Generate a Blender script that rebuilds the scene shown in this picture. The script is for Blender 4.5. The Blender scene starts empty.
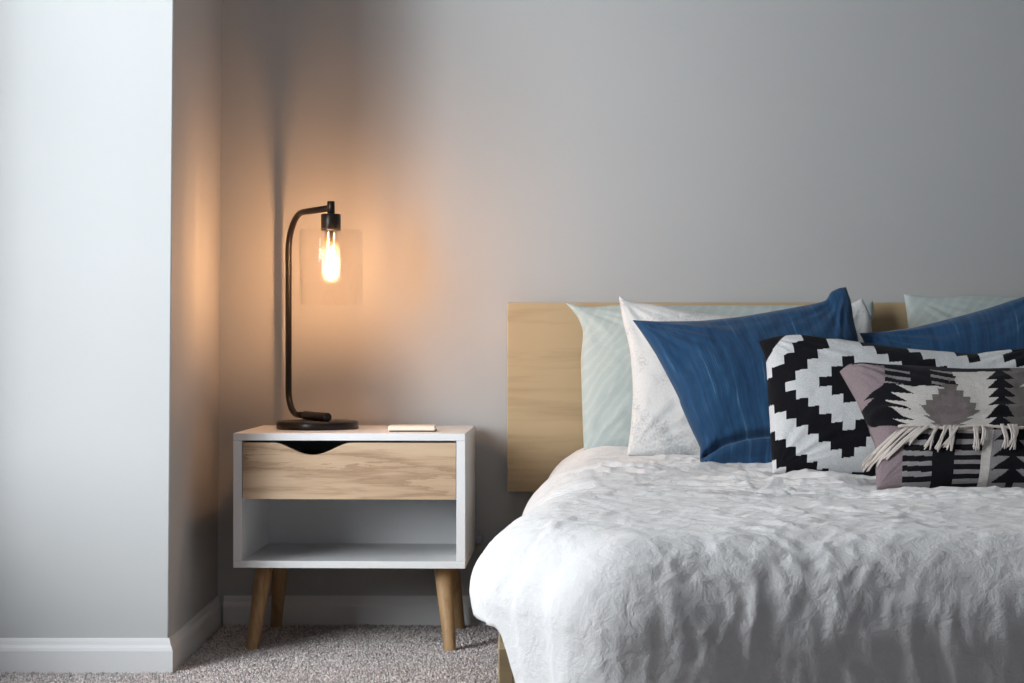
import bpy, bmesh, math, random
from mathutils import Vector, noise
random.seed(7)
C = bpy.context.scene.collection
F = 1957.0          # focal length in pixels for a 1024 px wide frame
H = 0.675           # camera height
PI = math.pi

def at(x, y, d):    # photo pixel at a chosen real distance -> place in the room
    return Vector(((x - 512) / F * d, d, H - (y - 341.5) / F * d))

# ------------------------------------------------------------------ helpers
def mesh_from(verts, faces):
    me = bpy.data.meshes.new('m'); me.from_pydata([tuple(v) for v in verts], [], faces); me.update(); return me

def world_loc(o):
    v = Vector(o.location)
    while o.parent: o = o.parent; v += Vector(o.location)
    return v

def thing(name, label, cat, loc, group=None):
    o = bpy.data.objects.new(name, None); C.objects.link(o); o.location = loc; o.empty_display_size = 0.05
    o['label'] = label; o['category'] = cat
    if group: o['group'] = group
    return o

def obj(name, me, mat, parent=None, smooth=True, label=None):
    me.name = name
    for m in (mat if isinstance(mat, (list, tuple)) else [mat]):
        me.materials.append(m)
    if smooth:
        for p in me.polygons: p.use_smooth = True
    o = bpy.data.objects.new(name, me); C.objects.link(o)
    if parent:
        w = world_loc(parent); o.parent = parent
    else:
        xs = [v.co.x for v in me.vertices]; ys = [v.co.y for v in me.vertices]; zs = [v.co.z for v in me.vertices]
        w = Vector(((min(xs) + max(xs)) / 2, (min(ys) + max(ys)) / 2, min(zs)))
        o.location = w
    for v in me.vertices: v.co -= w
    if label: o['label'] = label
    return o

def tag(o, label, cat, group=None):
    o['label'] = label; o['category'] = cat
    if group: o['group'] = group
    return o

def struct(name, me, mat, smooth=False):
    o = obj(name, me, mat, None, smooth); o['kind'] = 'structure'; return o

def bm_mesh(bm):
    me = bpy.data.meshes.new('m'); bmesh.ops.recalc_face_normals(bm, faces=bm.faces); bm.to_mesh(me); bm.free(); return me

def add_box(bm, x0, x1, y0, y1, z0, z1, bev=0.0, seg=2):
    r = bmesh.ops.create_cube(bm, size=1.0)
    vs = r['verts']
    for v in vs:
        v.co = Vector(((x0 + x1) / 2 + v.co.x * (x1 - x0), (y0 + y1) / 2 + v.co.y * (y1 - y0), (z0 + z1) / 2 + v.co.z * (z1 - z0)))
    if bev > 0:
        es = list({e for v in vs for e in v.link_edges})
        bmesh.ops.bevel(bm, geom=es, offset=bev, segments=seg, affect='EDGES', profile=0.5)

def box(x0, x1, y0, y1, z0, z1, bev=0.0, seg=2):
    bm = bmesh.new(); add_box(bm, x0, x1, y0, y1, z0, z1, bev, seg); return bm_mesh(bm)

def lathe(prof, cx, cy, n=48, close=False):
    vs, fs = [], []
    m = len(prof)
    for r, z in prof:
        for k in range(n):
            a = 2 * PI * k / n; vs.append((cx + r * math.cos(a), cy + r * math.sin(a), z))
    for i in range(m - 1 if not close else m):
        for k in range(n):
            k2 = (k + 1) % n; i2 = (i + 1) % m
            fs.append((i * n + k, i * n + k2, i2 * n + k2, i2 * n + k))
    me = mesh_from(vs, fs)
    bm = bmesh.new(); bm.from_mesh(me); bmesh.ops.remove_doubles(bm, verts=bm.verts, dist=1e-6); return bm_mesh(bm)

def tube_vf(pts, rad, n=16, cap=True, base=0):
    pts = [Vector(p) for p in pts]; vs, fs = [], []
    up = None
    for i, p in enumerate(pts):
        t = (pts[min(i + 1, len(pts) - 1)] - pts[max(i - 1, 0)]).normalized()
        if up is None:
            up = t.orthogonal().normalized()
        else:
            up = (up - t * up.dot(t)).normalized()
        w = t.cross(up)
        r = rad[i] if isinstance(rad, (list, tuple)) else rad
        for k in range(n):
            a = 2 * PI * k / n; vs.append(p + up * (r * math.cos(a)) + w * (r * math.sin(a)))
    for i in range(len(pts) - 1):
        for k in range(n):
            k2 = (k + 1) % n
            fs.append((base + i * n + k, base + i * n + k2, base + (i + 1) * n + k2, base + (i + 1) * n + k))
    if cap:
        fs.append(tuple(base + k for k in range(n - 1, -1, -1))); fs.append(tuple(base + (len(pts) - 1) * n + k for k in range(n)))
    return vs, fs

def tube(pts, rad, n=16):
    vs, fs = tube_vf(pts, rad, n); return mesh_from(vs, fs)

def interp(tab, x):
    if x <= tab[0][0]: return tab[0][1]
    for (x0, y0), (x1, y1) in zip(tab, tab[1:]):
        if x <= x1:
            t = (x - x0) / (x1 - x0); t = t * t * (3 - 2 * t) * 0.5 + t * 0.5
            return y0 + (y1 - y0) * t
    return tab[-1][1]

def sst(a, b, x):
    t = max(0.0, min(1.0, (x - a) / (b - a))); return t * t * (3 - 2 * t)

def fbm(v, oct=3):
    s, a = 0.0, 1.0
    for _ in range(oct):
        s += a * noise.noise(v); v = v * 2.07 + Vector((3.1, 1.7, 5.3)); a *= 0.5
    return s

def ridge(v):
    return 1.0 - abs(noise.noise(v)) * 2.0

# ------------------------------------------------------------------ materials
class NT:
    def __init__(s, name):
        s.m = bpy.data.materials.new(name); s.m.use_nodes = True; s.t = s.m.node_tree
        s.t.nodes.clear(); s.out = s.t.nodes.new('ShaderNodeOutputMaterial')
    def n(s, typ, ins=None, **kw):
        nd = s.t.nodes.new(typ)
        for k, v in kw.items(): setattr(nd, k, v)
        for k, v in (ins or {}).items():
            i = nd.inputs[k]
            if isinstance(v, bpy.types.NodeSocket): s.t.links.new(v, i)
            else: i.default_value = v
        return nd
    def ramp(s, fac, stops):
        nd = s.n('ShaderNodeValToRGB', {'Fac': fac}); e = nd.color_ramp.elements
        while len(e) < len(stops): e.new(0.5)
        for el, (p, c) in zip(e, stops): el.position = p; el.color = (*c, 1)
        return nd.outputs['Color']
    def coord(s, which='Object', scale=(1, 1, 1), rot=(0, 0, 0)):
        tc = s.n('ShaderNodeTexCoord'); mp = s.n('ShaderNodeMapping', {'Vector': tc.outputs[which], 'Scale': scale, 'Rotation': rot})
        return mp.outputs['Vector']
    def noise(s, vec, scale, detail=3, rough=0.5, dist=0.0):
        return s.n('ShaderNodeTexNoise', {'Vector': vec, 'Scale': scale, 'Detail': detail, 'Roughness': rough, 'Distortion': dist}).outputs['Fac']
    def schlick(s, f0):
        fc = s.n('ShaderNodeLayerWeight', {'Blend': 0.5}).outputs['Facing']
        p = s.n('ShaderNodeMath', {0: fc, 1: 5.0}, operation='POWER').outputs[0]
        return s.n('ShaderNodeMath', {0: p, 1: 0.75, 2: f0}, operation='MULTIPLY_ADD').outputs[0]
    def bump(s, h, strength, dist=0.01, normal=None):
        ins = {'Height': h, 'Strength': strength, 'Distance': dist}
        if normal: ins['Normal'] = normal
        return s.n('ShaderNodeBump', ins).outputs['Normal']
    def pbr(s, color, rough=0.6, normal=None, spec=0.5, metal=0.0, sheen=0.0, coat=0.0):
        ins = {'Base Color': color if isinstance(color, bpy.types.NodeSocket) else (*color, 1), 'Roughness': rough, 'Specular IOR Level': spec, 'Metallic': metal,
               'Sheen Weight': sheen, 'Coat Weight': coat}
        if normal: ins['Normal'] = normal
        b = s.n('ShaderNodeBsdfPrincipled', ins); s.t.links.new(b.outputs[0], s.out.inputs[0]); return s.m

def paint(name, col, bumpy=0.08):
    t = NT(name); v = t.coord(); n1 = t.noise(v, 2.5, 2); n2 = t.noise(v, 260, 2)
    c = t.ramp(n1, [(0.3, tuple(x * 0.985 for x in col)), (0.7, tuple(min(1, x * 1.015) for x in col))])
    return t.pbr(c, 0.75, t.bump(n2, bumpy, 0.002), 0.25)

def lacquer(name, col, rough=0.4):
    t = NT(name); v = t.coord(); n1 = t.noise(v, 6, 2)
    c = t.ramp(n1, [(0.3, tuple(x * 0.98 for x in col)), (0.7, col)])
    return t.pbr(c, rough, None, 0.4)

def wood(name, light, mid, dark, scale, axis, rough=0.5, ring=3.0):
    # grain stretched along one axis of the object
    t = NT(name); sc = [1, 1, 1]; sc[axis] = 0.07
    v = t.coord('Object', tuple(sc))
    warp = t.noise(v, scale * 0.45, 3, 0.5, 0.6)
    fine = t.noise(v, scale * 5.5, 4, 0.65, 0.3)
    w = t.n('ShaderNodeMath', {0: warp, 1: ring}, operation='MULTIPLY').outputs[0]
    w = t.n('ShaderNodeMath', {0: w, 1: fine}, operation='ADD').outputs[0]
    w = t.n('ShaderNodeMath', {0: w}, operation='FRACT').outputs[0]
    pp = t.n('ShaderNodeMath', {0: w, 1: 1.0}, operation='PINGPONG').outputs[0]
    c = t.ramp(pp, [(0.0, dark), (0.25, mid), (0.6, light), (1.0, mid)])
    pores = t.ramp(fine, [(0.3, (0.72, 0.7, 0.68)), (0.5, (1, 1, 1))])
    mx = t.n('ShaderNodeMix', {'Factor': 0.8, 'A': c, 'B': pores}, data_type='RGBA', blend_type='MULTIPLY')
    # colour sockets of the mix node are the RGBA ones
    for s_ in mx.inputs:
        if s_.type == 'RGBA' and not s_.is_linked:
            pass
    return t, mx, c, pores, fine, rough

def wood_mat(*a, **k):
    t, mx, c, pores, fine, rough = wood(*a, **k)
    ca = [i for i in mx.inputs if i.type == 'RGBA']
    for l in list(t.t.links):
        if l.to_node == mx: t.t.links.remove(l)
    mx.inputs[0].default_value = 0.75
    t.t.links.new(c, ca[0]); t.t.links.new(pores, ca[1])
    out = [o for o in mx.outputs if o.type == 'RGBA'][0]
    return t.pbr(out, rough, t.bump(fine, 0.15, 0.001), 0.35)

def metal_dark():
    t = NT('dark_bronze'); v = t.coord(); n1 = t.noise(v, 30, 3)
    c = t.ramp(n1, [(0.3, (0.012, 0.009, 0.008)), (0.7, (0.022, 0.016, 0.014))])
    return t.pbr(c, 0.32, None, 0.5, 0.35)

def thin_glass(name, tint, ior=1.45, rough=0.02, extra=0.0):
    t = NT(name); f = t.schlick(extra)
    tr = t.n('ShaderNodeBsdfTransparent', {'Color': (*tint, 1)}); gl = t.n('ShaderNodeBsdfGlossy', {'Color': (1, 1, 1, 1), 'Roughness': rough})
    mx = t.n('ShaderNodeMixShader', {0: f, 1: tr.outputs[0], 2: gl.outputs[0]})
    t.t.links.new(mx.outputs[0], t.out.inputs[0]); return t.m

def bulb_glass():
    t = NT('bulb_glass'); fr = t.schlick(0.03)
    tr = t.n('ShaderNodeBsdfTransparent', {'Color': (1.0, 0.95, 0.86, 1)}); gl = t.n('ShaderNodeBsdfGlossy', {'Roughness': 0.05})
    tl = t.n('ShaderNodeBsdfTranslucent', {'Color': (1.0, 0.93, 0.8, 1)})
    m1 = t.n('ShaderNodeMixShader', {0: 0.028, 1: tr.outputs[0], 2: tl.outputs[0]})
    mx = t.n('ShaderNodeMixShader', {0: fr, 1: m1.outputs[0], 2: gl.outputs[0]})
    t.t.links.new(mx.outputs[0], t.out.inputs[0]); return t.m

def emit(name, col, st):
    t = NT(name); e = t.n('ShaderNodeEmission', {'Color': (*col, 1), 'Strength': st}); t.t.links.new(e.outputs[0], t.out.inputs[0]); return t.m

def linen(name, col, bscale=420, strength=0.35, crease=0.4):
    t = NT(name); v = t.coord('Object')
    weave = t.noise(v, bscale, 2, 0.6)
    cr = t.n('ShaderNodeTexNoise', {'Vector': v, 'Scale': 34.0, 'Detail': 5.0, 'Roughness': 0.6, 'Distortion': 0.4}).outputs['Fac']
    n1 = t.bump(cr, crease, 0.012); n2 = t.bump(weave, strength, 0.002, n1)
    blot = t.noise(v, 40, 4, 0.6)
    c = t.ramp(blot, [(0.3, tuple(x * 0.96 for x in col)), (0.7, col)])
    return t.pbr(c, 0.9, n2, 0.15, 0, 0.15)

def attr_fabric(name):
    t = NT(name); a = t.n('ShaderNodeAttribute', attribute_name='weave_colour'); v = t.coord('Object')
    w = t.noise(v, 330, 2, 0.6); var = t.ramp(w, [(0.3, (0.78, 0.78, 0.78)), (0.65, (1, 1, 1))])
    mx = t.n('ShaderNodeMixRGB', {'Fac': 0.8, 'Color1': a.outputs['Color'], 'Color2': var}, blend_type='MULTIPLY')
    return t.pbr(mx.outputs[0], 0.95, t.bump(w, 0.5, 0.003), 0.1, 0, 0.05)

def denim_blue():
    t = NT('blue_slub_cotton'); v = t.coord('UV', (26, 1.1, 1)); s1 = t.noise(v, 1.0, 5, 0.65, 0.15)
    v2 = t.coord('UV', (150, 3, 1)); s2 = t.noise(v2, 1.0, 3, 0.6)
    v3 = t.coord('UV', (2.2, 2.2, 1)); s3 = t.noise(v3, 1.0, 3)
    c = t.ramp(s1, [(0.28, (0.010, 0.040, 0.098)), (0.5, (0.016, 0.066, 0.155)), (0.60, (0.022, 0.085, 0.19)), (0.68, (0.10, 0.20, 0.32))])
    c2 = t.ramp(s2, [(0.3, (0.72, 0.74, 0.78)), (0.6, (1, 1, 1))])
    c3 = t.ramp(s3, [(0.3, (0.75, 0.78, 0.8)), (0.7, (1.1, 1.08, 1.05))])
    m1 = t.n('ShaderNodeMixRGB', {'Fac': 0.8, 'Color1': c, 'Color2': c2}, blend_type='MULTIPLY')
    m2 = t.n('ShaderNodeMixRGB', {'Fac': 0.9, 'Color1': m1.outputs[0], 'Color2': c3}, blend_type='MULTIPLY')
    return t.pbr(m2.outputs[0], 0.85, t.bump(s2, 0.3, 0.003), 0.2, 0, 0.2)

def mint_print():
    t = NT('mint_leaf_cotton'); v = t.coord('UV', (14, 5, 1), (0, 0, 0.9))
    lv = t.n('ShaderNodeTexWave', {'Vector': v, 'Scale': 0.9, 'Distortion': 5.0, 'Detail': 2.0, 'Detail Scale': 1.2}).outputs['Fac']
    c = t.ramp(lv, [(0.35, (0.41, 0.47, 0.458)), (0.6, (0.415, 0.475, 0.463)), (0.85, (0.45, 0.50, 0.49))])
    n1 = t.noise(t.coord('UV', (60, 60, 1)), 1.0, 3)
    return t.pbr(c, 0.85, t.bump(n1, 0.2, 0.004), 0.15, 0, 0.15)

def white_lace():
    t = NT('white_embroidered_cotton'); v = t.coord('UV', (30, 24, 1))
    vo = t.n('ShaderNodeTexVoronoi', {'Vector': v, 'Scale': 1.3}, feature='DISTANCE_TO_EDGE').outputs[0]
    nz = t.noise(t.coord('UV', (90, 70, 1)), 1.0, 4, 0.7)
    big = t.noise(t.coord('UV', (7, 5, 1)), 1.0, 2)
    m = t.n('ShaderNodeMath', {0: nz, 1: big}, operation='MULTIPLY').outputs[0]
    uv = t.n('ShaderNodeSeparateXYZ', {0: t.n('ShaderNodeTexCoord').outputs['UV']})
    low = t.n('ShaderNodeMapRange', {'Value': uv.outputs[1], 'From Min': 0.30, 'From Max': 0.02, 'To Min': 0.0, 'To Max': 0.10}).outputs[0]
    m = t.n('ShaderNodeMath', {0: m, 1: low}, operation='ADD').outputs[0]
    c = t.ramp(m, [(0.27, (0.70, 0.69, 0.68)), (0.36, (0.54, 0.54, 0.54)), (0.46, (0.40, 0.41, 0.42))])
    return t.pbr(c, 0.9, t.bump(nz, 0.5, 0.004), 0.1, 0, 0.1)

def carpet_mat(name, use_attr):
    t = NT(name); v = t.coord('Object'); n1 = t.noise(v, 190, 3, 0.7); n2 = t.noise(v, 3, 2)
    c = t.ramp(n1, [(0.36, (0.28, 0.25, 0.245)), (0.5, (0.46, 0.42, 0.41)), (0.64, (0.66, 0.61, 0.595))])
    if use_attr:
        a = t.n('ShaderNodeAttribute', attribute_name='weave_colour'); c = a.outputs['Color']
    return t.pbr(c, 0.95, t.bump(n1, 0.7, 0.008), 0.05)

M = {}
M['wall'] = paint('grey_wall_paint', (0.46, 0.466, 0.472))
M['trim'] = lacquer('white_trim_paint', (0.70, 0.70, 0.71), 0.45)
M['ceiling'] = paint('ceiling_paint', (0.55, 0.55, 0.55))
M['white'] = lacquer('white_lacquer', (0.78, 0.78, 0.79), 0.38)
M['oak'] = wood_mat('washed_oak', (0.60, 0.44, 0.30), (0.52, 0.36, 0.235), (0.36, 0.235, 0.145), 15, 0, ring=4.0)
M['leg'] = wood_mat('warm_oak', (0.46, 0.29, 0.15), (0.38, 0.225, 0.11), (0.27, 0.155, 0.075), 22, 2, ring=2.0)
M['birch'] = wood_mat('pale_birch_veneer', (0.485, 0.36, 0.215), (0.478, 0.355, 0.212), (0.468, 0.347, 0.206), 5, 0, ring=1.2)
M['bronze'] = metal_dark()
M['glass'] = thin_glass('clear_glass', (0.998, 0.992, 0.985), 1.45, 0.02, 0.02)
M['pane'] = thin_glass('window_glass', (0.98, 0.99, 0.99), 1.45, 0.01, 0.03)
M['bulb'] = bulb_glass()
M['glow'] = emit('glowing_filament', (1.0, 0.53, 0.25), 560.0)
M['duvet'] = linen('white_washed_linen', (0.84, 0.83, 0.835))
M['mattress'] = linen('mattress_ticking', (0.8, 0.8, 0.78), 300, 0.2, 0.05)
M['blue'] = denim_blue(); M['mint'] = mint_print(); M['lace'] = white_lace(); M['woven'] = attr_fabric('woven_cotton')
M['carpet'] = carpet_mat('carpet_backing', False); M['pile'] = carpet_mat('carpet_yarn', True)
M['fringe'] = linen('cream_fringe_yarn', (0.66, 0.59, 0.545), 500, 0.4, 0.0)
M['cream'] = lacquer('cream_cover', (0.85, 0.74, 0.62), 0.5)
M['dark'] = lacquer('dark_plastic', (0.05, 0.045, 0.045), 0.5)
M['greyplastic'] = lacquer('grey_plastic', (0.32, 0.32, 0.38), 0.5)

# ------------------------------------------------------------------ the room
WY, BY, BX, LX, CZ, RX = 4.62, 3.96, -0.69, -1.35, 2.60, 4.2
struct('floor', box(LX - 0.15, RX + 0.15, -2.0, WY + 0.15, -0.1, 0.0), M['carpet'])
struct('ceiling', box(LX - 0.15, RX + 0.15, -2.0, WY + 0.15, CZ, CZ + 0.1), M['ceiling'])
struct('wall_back', box(BX - 0.02, RX, WY, WY + 0.15, 0, CZ), M['wall'])
struct('wall_right', box(RX, RX + 0.15, -2.0, WY + 0.15, 0, CZ), M['wall'])
# the projecting piece of wall on the left, its corner leaning a few millimetres as in the photo
bm = bmesh.new(); add_box(bm, LX - 0.15, BX, BY, WY + 0.15, 0, CZ)
for v in bm.verts:
    if v.co.x > -0.8: v.co.x += (v.co.z - 0.75) * 0.008
es = [e for e in bm.edges if all(v.co.x > -0.8 and v.co.y < BY + 0.01 for v in e.verts)]
bmesh.ops.bevel(bm, geom=es, offset=0.002, segments=1, affect='EDGES')
struct('wall_projection', bm_mesh(bm), M['wall'])
# left wall around the window opening
W0, W1, Z0, Z1 = 2.27, 3.45, 0.45, 2.25
bm = bmesh.new()
add_box(bm, LX - 0.15, LX, -2.0, W0, 0, CZ); add_box(bm, LX - 0.15, LX, W1, BY, 0, CZ)
add_box(bm, LX - 0.15, LX, W0, W1, 0, Z0); add_box(bm, LX - 0.15, LX, W0, W1, Z1, CZ)
struct('wall_left', bm_mesh(bm), M['wall'])
bm = bmesh.new(); xw0, xw1 = LX - 0.12, LX - 0.07
for a in ((W0, W0 + 0.045, Z0, Z1), (W1 - 0.045, W1, Z0, Z1), (W0 + 0.045, W1 - 0.045, Z0, Z0 + 0.045), (W0 + 0.045, W1 - 0.045, Z1 - 0.045, Z1), (W0 + 0.045, W1 - 0.045, 1.46, 1.50)):
    add_box(bm, xw0, xw1, a[0], a[1], a[2], a[3], 0.004)
wf = struct('window_1', bm_mesh(bm), M['trim'])
obj('pane', box(LX - 0.098, LX - 0.094, W0 + 0.03, W1 - 0.03, Z0 + 0.03, Z1 - 0.03), M['pane'], wf, False)
obj('sill', box(LX - 0.14, LX + 0.03, W0 - 0.03, W1 + 0.03, Z0 - 0.025, Z0 - 0.001, 0.006), M['trim'], wf, False)

def base_profile(path, name):
    # path: list of (point on wall line, outward 2D normal) - profile swept along it with mitred corners
    prof = [(0.0, 0.0), (0.011, 0.0), (0.011, 0.050), (0.0095, 0.056), (0.006, 0.062), (0.0045, 0.070), (0.003, 0.075), (0.0, 0.075)]
    vs, fs = [], []
    for (x, y), (nx, ny) in path:
        for o_, z in prof: vs.append((x + nx * o_, y + ny * o_, z))
    m = len(prof)
    for i in range(len(path) - 1):
        for k in range(m):
            k2 = (k + 1) % m; fs.append((i * m + k, i * m + k2, (i + 1) * m + k2, (i + 1) * m + k))
    fs.append(tuple(range(m))); fs.append(tuple((len(path) - 1) * m + k for k in range(m - 1, -1, -1)))
    bm = bmesh.new(); me = mesh_from(vs, fs); bm.from_mesh(me); return struct(name, bm_mesh(bm), M['trim'])
base_profile([((LX, BY), (0, -1)), ((BX - 0.006, BY), (1, -1)), ((BX - 0.006, WY - 0.0), (1, 0))], 'baseboard_left')
base_profile([((BX + 0.01, WY), (0, -1)), ((RX, WY), (0, -1))], 'baseboard_back')
base_profile([((LX, -2.0), (1, 0)), ((LX, BY - 0.013), (1, 0))], 'baseboard_window')

# carpet pile: twisted yarn tufts
vs, fs, cols = [], [], []
rr = random.Random(3)
def tuft(x, y, big=1.0):
    h = rr.uniform(0.006, 0.011); r = rr.uniform(0.0017, 0.0028) * big; a = rr.uniform(0, PI); lx = rr.gauss(0, 0.003); ly = rr.gauss(0, 0.003)
    b = len(vs)
    for k in range(4):
        vs.append((x + r * math.cos(a + k * PI / 2), y + r * math.sin(a + k * PI / 2), -0.001))
    for k in range(4):
        vs.append((x + lx * 0.7 + r * 1.15 * math.cos(a + 0.5 + k * PI / 2), y + ly * 0.7 + r * 1.15 * math.sin(a + 0.5 + k * PI / 2), h * 0.7))
    vs.append((x + lx, y + ly, h))
    for k in range(4):
        k2 = (k + 1) % 4
        fs.append((b + k, b + k2, b + 4 + k2, b + 4 + k)); fs.append((b + 4 + k, b + 4 + k2, b + 8))
    q = rr.random()
    if q < 0.30: c = (0.36, 0.325, 0.32)
    elif q < 0.72: c = (0.52, 0.47, 0.46)
    else: c = (0.68, 0.62, 0.61)
    f = rr.uniform(1.0, 1.3); cols.append((c[0] * f, c[1] * f, c[2] * f, 1))
s = 0.0045
nx = int(1.42 / s); ny = int(1.16 / s)
for i in range(nx):
    for j in range(ny):
        x = LX + 0.01 + i * s + rr.uniform(-.5, .5) * s; y = 3.45 + j * s + rr.uniform(-.5, .5) * s
        if y > WY - 0.016: continue
        if x < BX + 0.012 and y > BY - 0.014: continue
        tuft(x, y)
for i in range(230):
    for j in range(185):
        tuft(LX + 0.01 + (i + rr.random()) * 0.0062, 2.30 + (j + rr.random()) * 0.0062, 1.5)
me = mesh_from(vs, fs)
ca = me.color_attributes.new('weave_colour', 'FLOAT_COLOR', 'POINT')
flat = []
for c in cols: flat += list(c) * 9
ca.data.foreach_set('color', flat)
o = obj('carpet_pile', me, M['pile']); o['kind'] = 'stuff'; tag(o, 'speckled grey brown carpet pile between the walls and the bed', 'carpet')

# ------------------------------------------------------------------ nightstand
NX0, NX1, NF, NB, NT_, NBt = -0.599, -0.099, 4.20, 4.60, 0.478, 0.188
NC = (NX0 + NX1) / 2
ns = thing('nightstand', 'white nightstand with one oak drawer over an open shelf on four wooden legs', 'nightstand', (NC, 4.4, 0))
T = 0.019
obj('top_panel', box(NX0, NX1, NF, NB, NT_ - 0.016, NT_, 0.0015), M['white'], ns, False)
obj('bottom_panel', box(NX0, NX1, NF, NB, NBt, NBt + 0.0155, 0.0015), M['white'], ns, False)
for x in (NX0, NX1 - T):
    obj('side_panel', box(x, x + T, NF, NB, NBt + 0.0155, NT_ - 0.016, 0.001), M['white'], ns, False)
obj('back_panel', box(NX0 + T, NX1 - T, NB - 0.03, NB - 0.022, NBt + 0.0155, NT_ - 0.016), M['white'], ns, False)
dz0, dz1, dx0, dx1 = 0.336, 0.4575, NX0 + T + 0.0015, NX1 - T - 0.0015
vs, fs = [], []; n = 120; cc = -0.4285; hw = 0.083
def dip(x):
    q = abs(x - cc) / hw
    return 0.0 if q >= 1 else 0.0265 * math.cos(PI / 2 * q) ** 1.7
for i in range(n + 1):
    x = dx0 + (dx1 - dx0) * i / n; zt = dz1 - dip(x)
    vs += [(x, NF + 0.003, dz0), (x, NF + 0.003, zt), (x, NF + 0.021, zt), (x, NF + 0.021, dz0)]
for i in range(n):
    for k in range(4):
        k2 = (k + 1) % 4; fs.append((i * 4 + k, i * 4 + k2, i * 4 + 4 + k2, i * 4 + 4 + k))
fs += [(0, 1, 2, 3), (n * 4 + 3, n * 4 + 2, n * 4 + 1, n * 4)]
bm = bmesh.new(); bm.from_mesh(mesh_from(vs, fs))
dr = obj('drawer', bm_mesh(bm), M['oak'], ns, False, 'oak drawer front with a scooped finger pull')
bm = bmesh.new()
add_box(bm, dx0 + 0.004, dx0 + 0.016, NF + 0.0215, NB - 0.04, dz0 + 0.004, 0.42); add_box(bm, dx1 - 0.016, dx1 - 0.004, NF + 0.0215, NB - 0.04, dz0 + 0.004, 0.42)
add_box(bm, dx0 + 0.016, dx1 - 0.016, NB - 0.052, NB - 0.04, dz0 + 0.004, 0.42); add_box(bm, dx0 + 0.016, dx1 - 0.016, NF + 0.0215, NB - 0.052, dz0 + 0.004, dz0 + 0.010)
obj('drawer_box', bm_mesh(bm), M['dark'], dr, False)
for sx in (-1, 1):
    for (yt, yb) in ((4.285, 4.236), (4.52, 4.572)):
        pt = Vector((NC + sx * 0.195, yt, NBt)); pb = Vector((NC + sx * 0.216, yb, 0.0))
        pts = [pt.lerp(pb, t) for t in (0, 0.3, 0.6, 0.97, 1.0)]; rad = [0.0195, 0.0175, 0.0155, 0.0128, 0.0115]
        obj('leg', tube(pts, rad, 24), M['leg'], ns)

ns.rotation_euler = (0, 0, math.radians(-2.0)); ns.location.x += 0.006

# the slim cream slab on the nightstand
p0 = at(388, 431, 4.27).x; p1 = at(435, 431, 4.27).x
ph = thing('notebook', 'slim cream slab like notebook lying flat on the white nightstand top', 'notebook', ((p0 + p1) / 2, 4.31, NT_))
obj('cover', box(p0, p1, 4.265, 4.345, NT_ + 0.0028, NT_ + 0.0125, 0.002, 3), M['cream'], ph, False, 'cream upper cover')
obj('base', box(p0 + 0.003, p1 + 0.0015, 4.268, 4.343, NT_, NT_ + 0.0028, 0.0006), M['dark'], ph, False, 'dark underside')

# ------------------------------------------------------------------ lamp
LC = (-0.439, 4.42); P0 = Vector((-0.521, 4.563, 0)); B0 = Vector((-0.402, 4.345, 0))
dv = (B0 - P0).normalized(); arml = (B0 - P0).length
lamp = thing('table_lamp', 'dark bronze arched table lamp with clear glass shade, lit, on the nightstand', 'lamp', (LC[0], LC[1], NT_))
zb = NT_; r = 0.0925
obj('base', lathe([(0.0, zb), (r - 0.002, zb), (r, zb + 0.002), (r, zb + 0.015), (r - 0.003, zb + 0.018), (0.0, zb + 0.0185)], LC[0], LC[1], 64), M['bronze'], lamp)
zf = zb + 0.0185 + 0.0098; zt = 0.9715
def arcpts(c, d0, d1, rad, n=12):
    return [c + d0 * (rad * math.cos(PI / 2 * i / n)) + d1 * (rad * math.sin(PI / 2 * i / n)) for i in range(n + 1)]
Zv = Vector((0, 0, 1)); R1, R2 = 0.055, 0.088
P0z = lambda z: Vector((P0.x, P0.y, z))
path = [P0z(zf) + dv * (arml * 0.45)]
path += [p for p in reversed(arcpts(P0z(zf + R1) + dv * R1, -dv, -Zv, R1))]
path += arcpts(P0z(zt - R2) + dv * R2, -dv, Zv, R2)
path += [P0z(zt) + dv * arml]
obj('pole', tube(path, 0.0073, 20), M['bronze'], lamp)
obj('foot_sleeve', tube([P0z(zf) + dv * (arml * 0.40), P0z(zf) + dv * (arml * 0.405), P0z(zf) + dv * (arml * 0.925), P0z(zf) + dv * arml * 0.93], [0.0085, 0.0098, 0.0098, 0.0085], 20), M['bronze'], lamp)
bx, by = B0.x, B0.y
obj('finial', lathe([(0, 0.9865), (0.007, 0.9865), (0.0085, 0.985), (0.0085, 0.952), (0.0, 0.952)], bx, by, 24), M['bronze'], lamp)
obj('socket', lathe([(0.0, 0.958), (0.0205, 0.958), (0.022, 0.9565), (0.022, 0.923), (0.0205, 0.9215), (0.0, 0.9215)], bx, by, 32), M['bronze'], lamp)
g = 0.0016; sr = 0.0705; st, sb = 0.9235, 0.7565
obj('glass_shade', lathe([(0.0225, st), (sr - 0.004, st), (sr, st - 0.004), (sr, sb), (sr - g, sb), (sr - g, st - 0.004), (sr - 0.005, st - g), (0.0225, st - g)], bx, by, 64, True), M['glass'], lamp)
bl = obj('bulb', lathe([(0.0135, 0.9215), (0.0135, 0.908), (0.0185, 0.896), (0.0205, 0.882), (0.0205, 0.826), (0.018, 0.814), (0.011, 0.806), (0.0, 0.8035)], bx, by, 32), M['bulb'], lamp)
vs, fs = [], []
for k in range(8):
    a = 2 * PI * k / 8; a2 = a + PI / 8
    pts = [Vector((bx + 0.0125 * math.cos(a), by + 0.0125 * math.sin(a), 0.818)), Vector((bx + 0.0105 * math.cos(a2), by + 0.0105 * math.sin(a2), 0.848)), Vector((bx + 0.007 * math.cos(a2), by + 0.007 * math.sin(a2), 0.878))]
    v_, f_ = tube_vf(pts, 0.0011, 5, True, len(vs)); vs += v_; fs += f_
obj('filament', mesh_from(vs, fs), M['glow'], bl)
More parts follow.
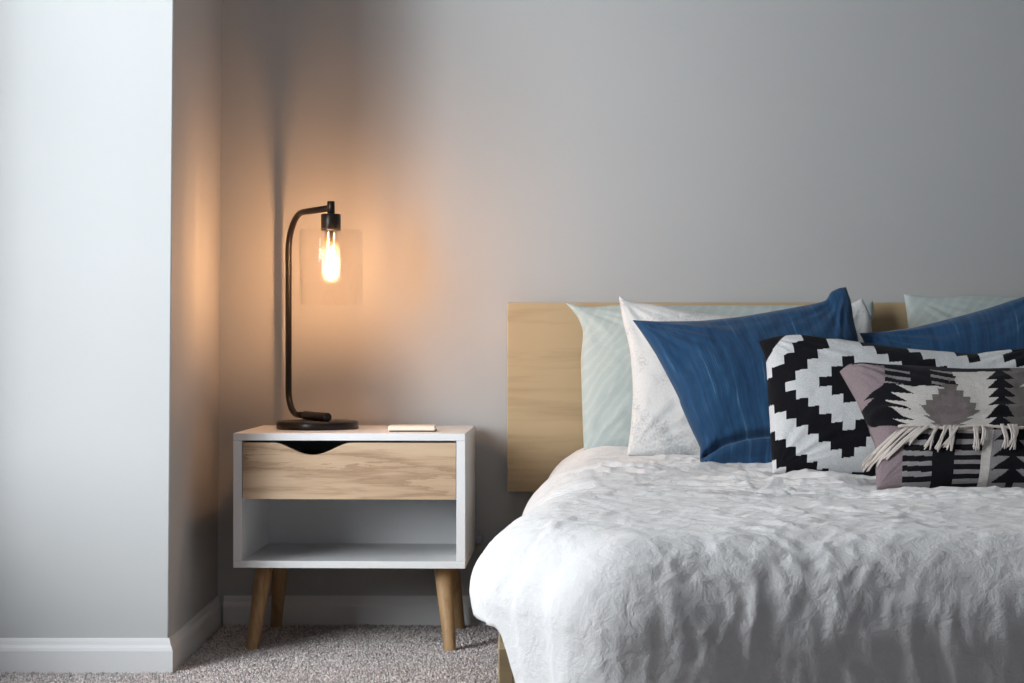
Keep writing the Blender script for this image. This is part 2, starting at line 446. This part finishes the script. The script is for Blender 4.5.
vs, fs = tube_vf([Vector((bx, by, 0.9215)), Vector((bx, by, 0.879))], [0.006, 0.003], 10)
obj('filament_support', mesh_from(vs, fs), M['bronze'], bl)

# plug and cord by the wall
pc = at(479, 540, 4.6)
pl = thing('power_plug', 'small grey power plug and cord on the wall between nightstand and bed', 'plug', (pc.x, WY, pc.z))
bm = bmesh.new(); add_box(bm, pc.x - 0.013, pc.x + 0.009, WY - 0.03, WY, pc.z - 0.009, pc.z + 0.012, 0.005, 3)
obj('plug', bm_mesh(bm), M['greyplastic'], pl)
obj('cord', tube([Vector((pc.x - 0.012, WY - 0.015, pc.z)), Vector((pc.x - 0.035, WY - 0.014, pc.z - 0.003)), Vector((pc.x - 0.055, WY - 0.012, pc.z + 0.03)), Vector((pc.x - 0.06, WY - 0.010, pc.z + 0.12))], 0.003, 8), M['dark'], pl)

# ------------------------------------------------------------------ bed
CX = 0.866
HX0, HX1 = -0.011, 2 * CX + 0.011
hz0, hz1 = at(0, 492, 4.56).z, at(0, 302.5, 4.56).z
bed = thing('bed', 'pale wooden bed frame with a plain flat headboard against the grey wall', 'bed', (CX, 3.6, 0))
obj('headboard', box(HX0, HX1, 4.56, 4.598, hz0, hz1, 0.002), M['birch'], bed, False)
for x in (0.09, 2 * CX - 0.09 - 0.05):
    obj('headboard_post', box(x, x + 0.05, 4.5985, 4.614, 0.08, hz1 - 0.1, 0.002), M['birch'], bed, False)
for x in (-0.020, 2 * CX + 0.020 - 0.022):
    obj('side_rail', box(x, x + 0.022, 2.825, 4.559, 0.10, 0.232, 0.002), M['birch'], bed, False)
obj('foot_rail', box(0.0021, 2 * CX - 0.0021, 2.825, 2.847, 0.10, 0.232, 0.002), M['birch'], bed, False)
for x in (0.02, 2 * CX - 0.07):
    for y in (2.85, 4.48):
        obj('leg', box(x, x + 0.05, y, y + 0.05, 0.0, 0.1, 0.003), M['birch'], bed, False)
obj('slat_base', box(0.0025, 2 * CX - 0.0025, 2.8475, 4.5585, 0.15, 0.185), M['birch'], bed, False)
mt = obj('mattress', box(0.20, 2 * CX - 0.20, 2.70, 4.545, 0.186, 0.372, 0.05, 4), M['mattress']); tag(mt, 'white mattress under the crumpled duvet on the bed frame', 'mattress')

# duvet: a cloth sheet wrapped over the mattress edge, puffed and creased
YH, YF = 4.50, 2.70
ztop = [(2.5, 0.408), (2.9, 0.415), (3.3, 0.406), (3.65, 0.388), (4.0, 0.404), (4.25, 0.425), (4.4, 0.434), (4.6, 0.440)]
ledge = [(2.5, 0.05), (2.70, 0.045), (2.77, 0.0), (2.84, -0.045), (2.93, -0.072), (3.1, -0.056), (3.35, -0.024), (3.7, 0.004), (4.0, 0.022), (4.4, 0.07), (4.6, 0.09)]
SH, SV, FH, FV = 0.15, 0.115, 0.125, 0.13
LS, LF = 0.245, 0.40
def quarter(s_, h, v):
    # point on a quarter ellipse then straight down, by arc length
    L = PI / 2 * math.sqrt((h * h + v * v) / 2)
    if s_ < L:
        a = s_ / L * PI / 2; return h * math.sin(a), v * (1 - math.cos(a))
    return h - max(0, s_ - L) * 0.12, v + (s_ - L)
NA, NBq = 470, 430
la = (YH - YF) + LF
vs = []
for i in range(NA + 1):
    a = la * i / NA; y0 = YH - a; qa = max(0.0, YF - y0); yc = max(y0, YF)
    for j in range(NBq + 1):
        xl = interp(ledge, yc) + SH; xr = 2 * CX - xl
        lsl = LS + 0.24 * sst(-0.12, -0.04, a - (YH - YF)); bw = xr - xl + 2 * lsl; b = bw * j / NBq - lsl
        qb = 0.0; sg = 0
        if b < 0: qb = -b; sg = -1; xc = xl
        elif b > xr - xl: qb = b - (xr - xl); sg = 1; xc = xr
        else: xc = xl + b
        dist = math.hypot(qa, qb)
        zt_ = interp(ztop, yc)
        top = Vector((xc, yc, zt_))
        pn = Vector((xc, yc if qa == 0 else y0, 0))
        if dist > 1e-9:
            fx, fy = sg * qb / dist, -qa / dist
            th = math.atan2(qa, qb)          # 0 = side, pi/2 = foot
            w = math.sin(th) ** 2
            h = SH * (1 - w) + FH * w; v = SV * (1 - w) + FV * w
            dd = dist * (1 - 0.18 * math.sin(2 * th) * sst(0.2, 0.45, dist))
            R, Z = quarter(dd, h, v)
            nrm_h = Vector((fx, fy, 0)); k = min(1.0, Z / v)
            p = top + nrm_h * R - Vector((0, 0, Z)); nrm = (nrm_h * k + Vector((0, 0, 1 - k * 0.999))).normalized()
            # hanging folds
            if qa > 0:
                hang = sst(0.06, 0.28, dd) * w
                tcoord = xc * 1.0 + (sg * -0.0)
                lean = tcoord + 0.10 * (p.z - 0.3) * noise.noise(Vector((tcoord * 3, 0, 4)))
                f = 0.007 * noise.noise(Vector((lean * 8.0, p.z * 1.5, 1.0))) + 0.006 * ridge(Vector((lean * 19.0 + 0.5 * noise.noise(Vector((lean * 7, p.z * 8, 3))), p.z * 3.5, 7.0))) + 0.0045 * noise.noise(Vector((lean * 44.0, p.z * 7, 2.0)))
                amp = hang * (0.25 + 0.75 * sst(0.12, 0.30, xc - 0.0))
                p += nrm * (f * amp * 0.55 + hang * 0.0034 * ridge(Vector((lean * 34.0 + 1.2 * noise.noise(p * 12), p.z * 7, 3.3))))
            else:
                hang = sst(0.03, 0.2, dd)
                p += nrm * (0.007 * noise.noise(Vector((yc * 6.0, 3.0, 1.0))) * hang)
        else:
            p = top; nrm = Vector((0, 0, 1)); dd = 0
        # puff and crumple
        q = Vector((p.x, p.y, p.z))
        puff = 0.012 * noise.noise(q * 2.6 + Vector((5, 2, 1))) + 0.003 * noise.noise(q * 7.3)
        near = sst(3.15, 3.6, p.y) * (1 - sst(4.0, 4.3, p.y))
        cre = 0.0
        near *= 1 - sst(0.0, 0.16, dist)
        if near > 0:
            wv = Vector((p.x * 3.2, p.y * 13.0 + 0.8 * noise.noise(q * 4), 2.0))
            cre = near * (0.020 * max(0, ridge(wv) - 0.35) + 0.006 * noise.noise(Vector((p.x * 9, p.y * 26, 1))))
            puff *= (1 - 0.3 * near)
        rough = 0.55 + 0.65 * sst(-0.1, 0.35, noise.noise(q * 4.0 + Vector((9, 9, 2))))
        wq = q + Vector((noise.noise(q * 9), noise.noise(q * 9 + Vector((7, 0, 0))), 0)) * 0.012
        cr = rough * (0.0022 * fbm(q * 26.0 + Vector((1, 8, 3)), 3) + 0.0045 * max(0.0, ridge(Vector((wq.x * 15 + wq.y * 4, wq.y * 8, wq.z * 4))) - 0.5) + 0.0034 * max(0.0, ridge(Vector((wq.x * 30 - wq.y * 9 + 4, wq.y * 18, wq.z * 8))) - 0.5))
        edge_calm = 1.0 if dist == 0 else (1 - 0.3 * sst(0, 0.1, qb))
        vs.append(p + nrm * ((puff + cre + cr) * edge_calm))
fs = []
W = NBq + 1
for i in range(NA):
    for j in range(NBq):
        fs.append((i * W + j, (i + 1) * W + j, (i + 1) * W + j + 1, i * W + j + 1))
dv_o = obj('duvet', mesh_from(vs, fs), M['duvet']); tag(dv_o, 'crumpled white linen duvet spread over the bed and hanging over its edges', 'duvet')
md = dv_o.modifiers.new('thick', 'SOLIDIFY'); md.thickness = 0.016; md.offset = -1.0; md.use_rim = True

# ------------------------------------------------------------------ pillows
def polyline(pts, t, ts):
    for k in range(len(ts) - 1):
        if t <= ts[k + 1] or k == len(ts) - 2:
            s_ = (t - ts[k]) / (ts[k + 1] - ts[k]); 
            p0 = pts[max(k - 1, 0)]; p1 = pts[k]; p2 = pts[k + 1]; p3 = pts[min(k + 2, len(pts) - 1)]
            # Catmull-Rom, softened
            lin = (p1[0] + (p2[0] - p1[0]) * s_, p1[1] + (p2[1] - p1[1]) * s_)
            def cr_(i):
                m1 = (p2[i] - p0[i]) * 0.5; m2 = (p3[i] - p1[i]) * 0.5
                return (2 * s_**3 - 3 * s_**2 + 1) * p1[i] + (s_**3 - 2 * s_**2 + s_) * m1 + (-2 * s_**3 + 3 * s_**2) * p2[i] + (s_**3 - s_**2) * m2
            return (0.45 * lin[0] + 0.55 * cr_(0), 0.45 * lin[1] + 0.55 * cr_(1))
def params(pts):
    L = [0.0]
    for a, b in zip(pts, pts[1:]): L.append(L[-1] + math.hypot(b[0] - a[0], b[1] - a[1]))
    return [l / L[-1] for l in L]

def pillow(name, top, left, bottom, right, dtop, dbot, front, back, mat, label, group, nu=110, nv=80, power=0.5, wr=0.006, wscale=9.0, colour=None, extra=None, seed=0.0, dshift=0.0):
    """top: TL->TR, left: TL->BL, bottom: BL->BR, right: TR->BR outlines, swelling to real thickness front and back."""
    pt, pl_, pb, pr = params(top), params(left), params(bottom), params(right)
    TLc, TRc, BLc, BRc = top[0], top[-1], bottom[0], bottom[-1]
    base = []
    for j in range(nv + 1):
        v = j / nv; row = []
        for i in range(nu + 1):
            u = i / nu
            T_ = polyline(top, u, pt); B_ = polyline(bottom, u, pb); L_ = polyline(left, v, pl_); R_ = polyline(right, v, pr)
            q = []
            for k in (0, 1):
                q.append((1 - v) * T_[k] + v * B_[k] + (1 - u) * L_[k] + u * R_[k]
                         - ((1 - u) * (1 - v) * TLc[k] + u * (1 - v) * TRc[k] + (1 - u) * v * BLc[k] + u * v * BRc[k]))
            d = dtop + (dbot - dtop) * v + dshift * (u - 0.5)
            row.append(at(q[0], q[1], d))
        base.append(row)
    nrm = (base[0][nu // 2] - base[nv][nu // 2]).cross(base[nv // 2][nu] - base[nv // 2][0]).normalized()
    if nrm.y > 0: nrm = -nrm
    vs, fs, uvs = [], [], []
    def idx(side, i, j): return side * (nu + 1) * (nv + 1) + j * (nu + 1) + i
    sc = Vector((seed, seed * 1.7, seed * 0.6))
    for side in (0, 1):
        for j in range(nv + 1):
            for i in range(nu + 1):
                u = i / nu; v = j / nv; x = 2 * u - 1; y = 2 * v - 1
                prof = max(0.0, (1 - x * x) * (1 - y * y)) ** power
                edge = min(1.0, (1 - abs(x)) * 7, (1 - abs(y)) * 7)
                hgt = (front if side == 0 else back) * prof
                p = base[j][i]
                if side == 0:
                    w = wr * fbm(p * wscale + sc, 4) * edge
                    # tension creases running in from the corners
                    for (cx_, cy_, sx, sy) in ((0, 0, 1, 1), (1, 0, -1, 1), (0, 1, 1, -1), (1, 1, -1, -1)):
                        uu = (u - cx_) * sx; vv = (v - cy_) * sy; rr_ = math.hypot(uu, vv)
                        if rr_ > 1e-4: w += wr * 0.9 * noise.noise(Vector((math.atan2(vv, uu) * 7, rr_ * 1.5, seed + cx_ * 3 + cy_ * 7))) * math.exp(-((rr_ - 0.22) / 0.2) ** 2) * edge
                    hgt += w
                    if extra: hgt += extra(u, v)
                vs.append(p + nrm * (hgt if side == 0 else -hgt)); uvs.append((u, 1 - v))
    for side in (0, 1):
        for j in range(nv):
            for i in range(nu):
                f = (idx(side, i, j), idx(side, i, j + 1), idx(side, i + 1, j + 1), idx(side, i + 1, j))
                fs.append(f if side == 0 else f[::-1])
    # a narrow sewn rim joins both faces
    loop = [(i, 0) for i in range(nu)] + [(nu, j) for j in range(nv)] + [(i, nv) for i in range(nu, 0, -1)] + [(0, j) for j in range(nv, 0, -1)]
    for (i, j) in set(loop):
        k = idx(1, i, j); vs[k] = vs[k] - nrm * 0.004
    for a, b in zip(loop, loop[1:] + loop[:1]):
        fs.append((idx(0, *a), idx(0, *b), idx(1, *b), idx(1, *a)))
    me = mesh_from(vs, fs)
    uvl = me.uv_layers.new(name='UVMap')
    li = [0] * len(me.loops); me.loops.foreach_get('vertex_index', li)
    flat = []
    for k in li: flat += uvs[k]
    uvl.data.foreach_set('uv', flat)
    if colour:
        ca = me.color_attributes.new('weave_colour', 'FLOAT_COLOR', 'CORNER'); flat = []
        for p in me.polygons:
            uu = sum(uvs[k][0] for k in p.vertices) / len(p.vertices); vv = 1 - sum(uvs[k][1] for k in p.vertices) / len(p.vertices)
            c = colour(uu, vv); flat += [c[0], c[1], c[2], 1.0] * len(p.vertices)
        ca.data.foreach_set('color', flat)
    front_v = vs[:(nu + 1) * (nv + 1)]
    o = obj(name, me, mat); tag(o, label, 'pillow', group)
    return o, front_v, nrm

G = None
pillow('bed_pillow', [(566, 303), (590, 307), (625, 305), (680, 306), (760, 306), (830, 305), (873, 301)], [(566, 303), (577, 316), (583, 331), (581, 360), (582, 400), (584, 452)],
       [(584, 452), (720, 456), (866, 454)], [(873, 301), (874, 315), (870, 330), (868, 380), (866, 454)], 4.515, 4.42, 0.075, 0.03, M['mint'],
       'mint green pillow leaning on the headboard behind the white pillow', 'mint pillows against the headboard', wr=0.006, seed=1.3)
pillow('bed_pillow', [(904, 294), (935, 297), (980, 296), (1050, 299), (1130, 298), (1208, 295)], [(904, 294), (907, 312), (909, 335), (910, 400), (911, 452)],
       [(911, 452), (1050, 456), (1192, 454)], [(1208, 295), (1196, 325), (1194, 380), (1192, 454)], 4.515, 4.42, 0.075, 0.03, M['mint'],
       'pale mint pillow leaning on the headboard behind the right blue pillow', 'mint pillows against the headboard', wr=0.006, seed=4.1)
pillow('white_pillow', [(619, 296), (632, 302), (660, 306), (700, 314), (760, 320), (820, 314), (850, 304), (862, 298)], [(619, 296), (623, 320), (630, 350), (633, 390), (631, 425), (627, 455)],
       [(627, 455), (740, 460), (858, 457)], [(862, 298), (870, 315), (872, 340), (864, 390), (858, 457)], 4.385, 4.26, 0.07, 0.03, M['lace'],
       'white pillow with fine grey embroidery between the mint and blue pillows', None, wr=0.006, seed=2.2)

def fold_blue(u, v):
    cv = 0.80 + 0.13 * ((u - 0.42) / 0.42) ** 2
    d = v - cv
    return -0.022 * math.exp(-(d / 0.020) ** 2) * sst(0.0, 0.06, u) * (1 - sst(0.85, 1.0, u)) + 0.008 * sst(0, 0.05, d) * (1 - sst(0.05, 0.12, d))
pillow('blue_pillow', [(633, 320), (660, 322), (700, 322), (740, 318), (780, 311), (815, 304), (826, 300), (831, 292), (839, 288), (846, 287)],
       [(633, 320), (641, 331), (656, 354), (672, 384), (679, 398), (681, 405), (691, 428), (700, 447), (700, 460), (704, 471)],
       [(704, 471), (760, 474), (850, 472)], [(846, 287), (851, 302), (854, 322), (859, 346), (852, 400), (850, 472)], 4.225, 4.085, 0.07, 0.03, M['blue'],
       'blue slubby cotton pillow standing between the white and black-and-white pillows', 'blue cotton pillows', nu=130, nv=110, wr=0.006, wscale=11, extra=fold_blue, seed=6.4)
pillow('blue_pillow', [(860, 333), (885, 332), (910, 329), (945, 321), (985, 310), (1024, 297), (1058, 287), (1075, 283)], [(860, 333), (866, 345), (874, 365), (884, 420), (890, 471)],
       [(890, 471), (980, 474), (1062, 472)], [(1075, 283), (1078, 310), (1070, 380), (1062, 472)], 4.225, 4.085, 0.07, 0.03, M['blue'],
       'dark blue cotton pillow at the right edge, in front of the pale mint pillow', 'blue cotton pillows', nu=130, nv=110, wr=0.006, wscale=11, seed=9.1)

BLK = (0.010, 0.010, 0.013); WHT = (0.72, 0.73, 0.745)
def bw_pattern(u, v):
    X = u * 292.0; Y = v * 131.0 - 15.0 * (max(0.0, (1 - (2 * u - 1) ** 2)) * max(0.0, 1 - (2 * v - 1) ** 2)) ** 0.4
    cw, ch = 11.6, 8.8
    ci = 80.0; cj = 37.0
    # weave leans: rows climb to the right
    Yr = Y + (X - ci) * 0.18
    i = math.floor((X - ci) / cw + 0.5); j = math.floor((Yr - cj) / ch + 0.5)
    i = (i + 11) % 22 - 11
    m = abs(i) + abs(j)
    if u / 0.10 + v / 0.17 < 1: return BLK
    if m <= 2: return BLK
    return WHT if ((m - 3) // 3) % 2 == 0 else BLK
pillow('patterned_pillow', [(759, 341), (775, 338), (797, 337), (830, 341), (860, 346), (900, 352), (940, 355), (968, 357), (1000, 353), (1030, 349), (1052, 346)],
       [(759, 341), (766, 360), (768, 390), (770, 420), (771, 445), (773, 473)], [(773, 473), (900, 477), (1050, 477)], [(1052, 346), (1054, 400), (1050, 477)],
       4.075, 3.93, 0.065, 0.03, M['woven'], 'black and white pillow with stepped diamond weave behind the fringed pillow', None, nu=264, nv=160, power=0.4, wr=0.004, colour=bw_pattern, seed=3.7)

MAU = (0.27, 0.215, 0.23); ROS = (0.235, 0.19, 0.195); TAU = (0.19, 0.168, 0.16); GRY = (0.30, 0.28, 0.285); CRM = (0.66, 0.62, 0.59)
def saw(y, per, ph=0.0):           # 1 at the widest, falls to 0 down each tooth
    return ((y - ph) / per) % 1.0
def bulge(u, v): return (max(0.0, (1 - (2 * u - 1) ** 2)) * max(0.0, 1 - (2 * v - 1) ** 2)) ** 0.42      # how far the stuffing lifts the cloth
def kilim(u, v):
    XL = interp([(0, 840), (0.35, 858), (0.6, 873), (0.75, 877), (1, 877)], v)
    X = XL + (1065 - XL) * u; Y = 371 + 116 * v - 19 * bulge(u, v)
    if X > 1000 + 47: X = 2 * (1000 + 47) - X
    if Y < 427:
        if X < 1006 and Y < 371.5 and X > 852: return BLK
        mb = 882 - max(0, Y - 388) * 0.75
        tooth = 9 * saw(Y, 12, 392) if Y > 392 else 0
        if X < mb - tooth and Y < 421: return MAU
        # black serrated trunk right of the white tree
        hwid = 3 + 11 * saw(Y, 8.6, 372)
        if abs(X - 994) < hwid and Y > 371: return BLK
        if X > 998:
            if 384 < Y < 388 and X > 1012 + (388 - Y) * 2: return CRM
            if 392 < Y < 394.5 and X > 1017: return CRM
            return TAU
        # taupe star in a cream field
        dy = abs(Y - 409)
        star = 31 - dy * 1.0 - 7 * saw(Y, 6.0, 391)
        if abs(X - 944) < star: return TAU if abs(X - 944) > star - 9 else ROS
        # white tree, growing wider downwards
        lim_r = 992
        lim_l = 951 + (Y - 373) * 0.16 - 6 * saw(Y, 8.6, 376)
        if X > lim_l and X < lim_r and X > 948 + (Y - 373) * 0.2 and Y > 371: return CRM
        # stripes at the top
        if Y < 389:
            if X < 906 or X > 926:
                return GRY if saw(Y + (X - 880) * -0.08, 7.2, 373) < 0.42 else BLK
            return BLK
        cl = 890 + abs(Y - 406) * 0.8 + 11 * (saw(Y, 7.5, 390) - 0.5) * 2
        if X > cl: return CRM
        return BLK
    # below the fringe
    if X < 903: return MAU
    if X < 931: return BLK if saw(Y, 10.5, 432) < 0.55 else GRY
    if X < 954: return BLK
    if X < 980: return BLK if saw(Y, 10.5, 430) < 0.52 else GRY
    if X < 989: return CRM
    hw2 = 3 + 17 * saw(Y, 15.5, 437)
    if abs(X - 1011) < hw2: return BLK
    return GRY
def seam(u, v):
    return -0.010 * sst(0.47, 0.53, v) * (1 - sst(0.80, 0.95, v)) + 0.004 * math.exp(-((v - 0.47) / 0.03) ** 2)
kt = [(840, 371), (848, 366), (858, 365), (880, 368), (920, 371), (960, 374), (1000, 373), (1040, 371), (1065, 369)]
kb = [(877, 489), (920, 490), (970, 488), (1060, 486)]
kp, kv, kn = pillow('fringed_pillow', kt, [(840, 371), (848, 385), (857, 401), (866, 421), (875, 441), (877, 456), (876, 470), (877, 489)], kb,
       [(1065, 369), (1067, 420), (1060, 486)], 3.90, 3.725, 0.065, 0.03, M['woven'], 'small mauve black and cream woven pillow with a cream fringe, frontmost on the bed', None,
       nu=300, nv=160, power=0.42, wr=0.004, colour=kilim, extra=seam, seed=5.5)
# fringe tassels
def proj(p): return (512 + p.x / p.y * F, 341.5 - (p.z - H) / p.y * F)
kpx = [proj(p) for p in kv[::3]]; kvs = kv[::3]
def on_pillow(x, y):
    b = min(range(len(kpx)), key=lambda k: (kpx[k][0] - x) ** 2 + (kpx[k][1] - y) ** 2)
    return at(x, y, kvs[b].y)
tass = [((907, 427), (884, 443), (866, 472)), ((899, 430), (880, 445), (863, 466)), ((915, 426), (893, 440), (874, 465)), ((921, 426), (905, 437), (886, 458)), ((927, 426), (913, 434), (906, 444)),
        ((938, 425), (933, 436), (927, 448)), ((946, 425), (940, 438), (937, 450)), ((951, 425), (952, 438), (948, 449)), ((957, 425), (952, 434), (942, 446)),
        ((975, 424), (975, 436), (975, 449)), ((982, 424), (985, 433), (981, 444)), ((1001, 424), (1005, 435), (1004, 447)), ((1009, 424), (1014, 434), (1011, 448)), ((1014, 424), (1017, 436), (1008, 446)),
        ((1031, 424), (1034, 436), (1032, 448)), ((1046, 424), (1044, 436), (1046, 447))]
for ti, ctl in enumerate(tass):
    vs, fs = [], []
    for sN in range(6):
        j0 = random.uniform(-2.6, 2.6); j1 = random.uniform(-3.2, 3.2); j2 = random.uniform(-3.5, 3.5); e = random.uniform(-2, 2)
        pts = []
        for k in range(9):
            t = k / 8
            x = (1 - t) ** 2 * (ctl[0][0] + j0) + 2 * t * (1 - t) * (ctl[1][0] + j1) + t * t * (ctl[2][0] + j2)
            y = (1 - t) ** 2 * ctl[0][1] + 2 * t * (1 - t) * ctl[1][1] + t * t * (ctl[2][1] + e)
            p = on_pillow(max(x, 846 + (y - 371) * 0.45 if y < 440 else 862), y)
            pts.append(p)
        # smooth depth and lay it on the cloth
        ds = [p.y for p in pts]; ds = [sum(ds[max(0, k - 1):k + 2]) / len(ds[max(0, k - 1):k + 2]) for k in range(9)]
        pts = [Vector((p.x, d - 0.006 - 0.004 * math.sin(PI * k / 8), p.z)) for k, (p, d) in enumerate(zip(pts, ds))]
        v_, f_ = tube_vf(pts, [0.0017] * 8 + [0.0012], 6, True, len(vs)); vs += v_; fs += f_
    obj('tassel', mesh_from(vs, fs), M['fringe'], kp)

pts = [on_pillow(x, 426.5 - 1.2 * math.sin((x - 893) / 11)) for x in range(897, 1058, 4)]
ds = [p.y for p in pts]
pts = [Vector((p.x, sum(ds[max(0, k - 2):k + 3]) / len(ds[max(0, k - 2):k + 3]) - 0.006, p.z)) for k, p in enumerate(pts)]
obj('fringe_heading', tube(pts, [0.0022 + 0.0012 * (k % 2) for k in range(len(pts))], 8), M['fringe'], kp)

# ------------------------------------------------------------------ light
def area(name, loc, rot, sx, sy, power, col):
    l = bpy.data.lights.new(name, 'AREA'); l.shape = 'RECTANGLE'; l.size = sx; l.size_y = sy; l.energy = power; l.color = col
    o = bpy.data.objects.new(name, l); o.location = loc; o.rotation_euler = rot; C.objects.link(o); return o
area('window_daylight', (-1.86, 2.62, 1.45), (0, -PI / 2, PI * 0.055), 1.9, 0.9, 92, (0.935, 0.97, 1.0))
area('window_daylight_far', (-2.65, 0.55, 1.55), (0, -PI / 2, math.radians(61)), 1.9, 1.3, 185, (0.935, 0.97, 1.0))
wd = bpy.data.worlds.new('sky'); bpy.context.scene.world = wd; wd.use_nodes = True
bg = wd.node_tree.nodes['Background']; bg.inputs[0].default_value = (0.80, 0.88, 1.0, 1); bg.inputs[1].default_value = 0.18

cam = bpy.data.cameras.new('camera'); cam.sensor_width = 36.0; cam.lens = F / 1024 * 36.0; cam.clip_start = 0.05
co = bpy.data.objects.new('camera', cam); co.location = (0, 0, H); co.rotation_euler = (PI / 2, 0, 0); C.objects.link(co)
sc = bpy.context.scene; sc.camera = co
vs_ = sc.view_settings; sc.display_settings.display_device = 'sRGB'
vs_.view_transform = 'Standard'; vs_.look = 'None'; vs_.gamma = 1.0; vs_.use_curve_mapping = False; vs_.exposure = 0.0
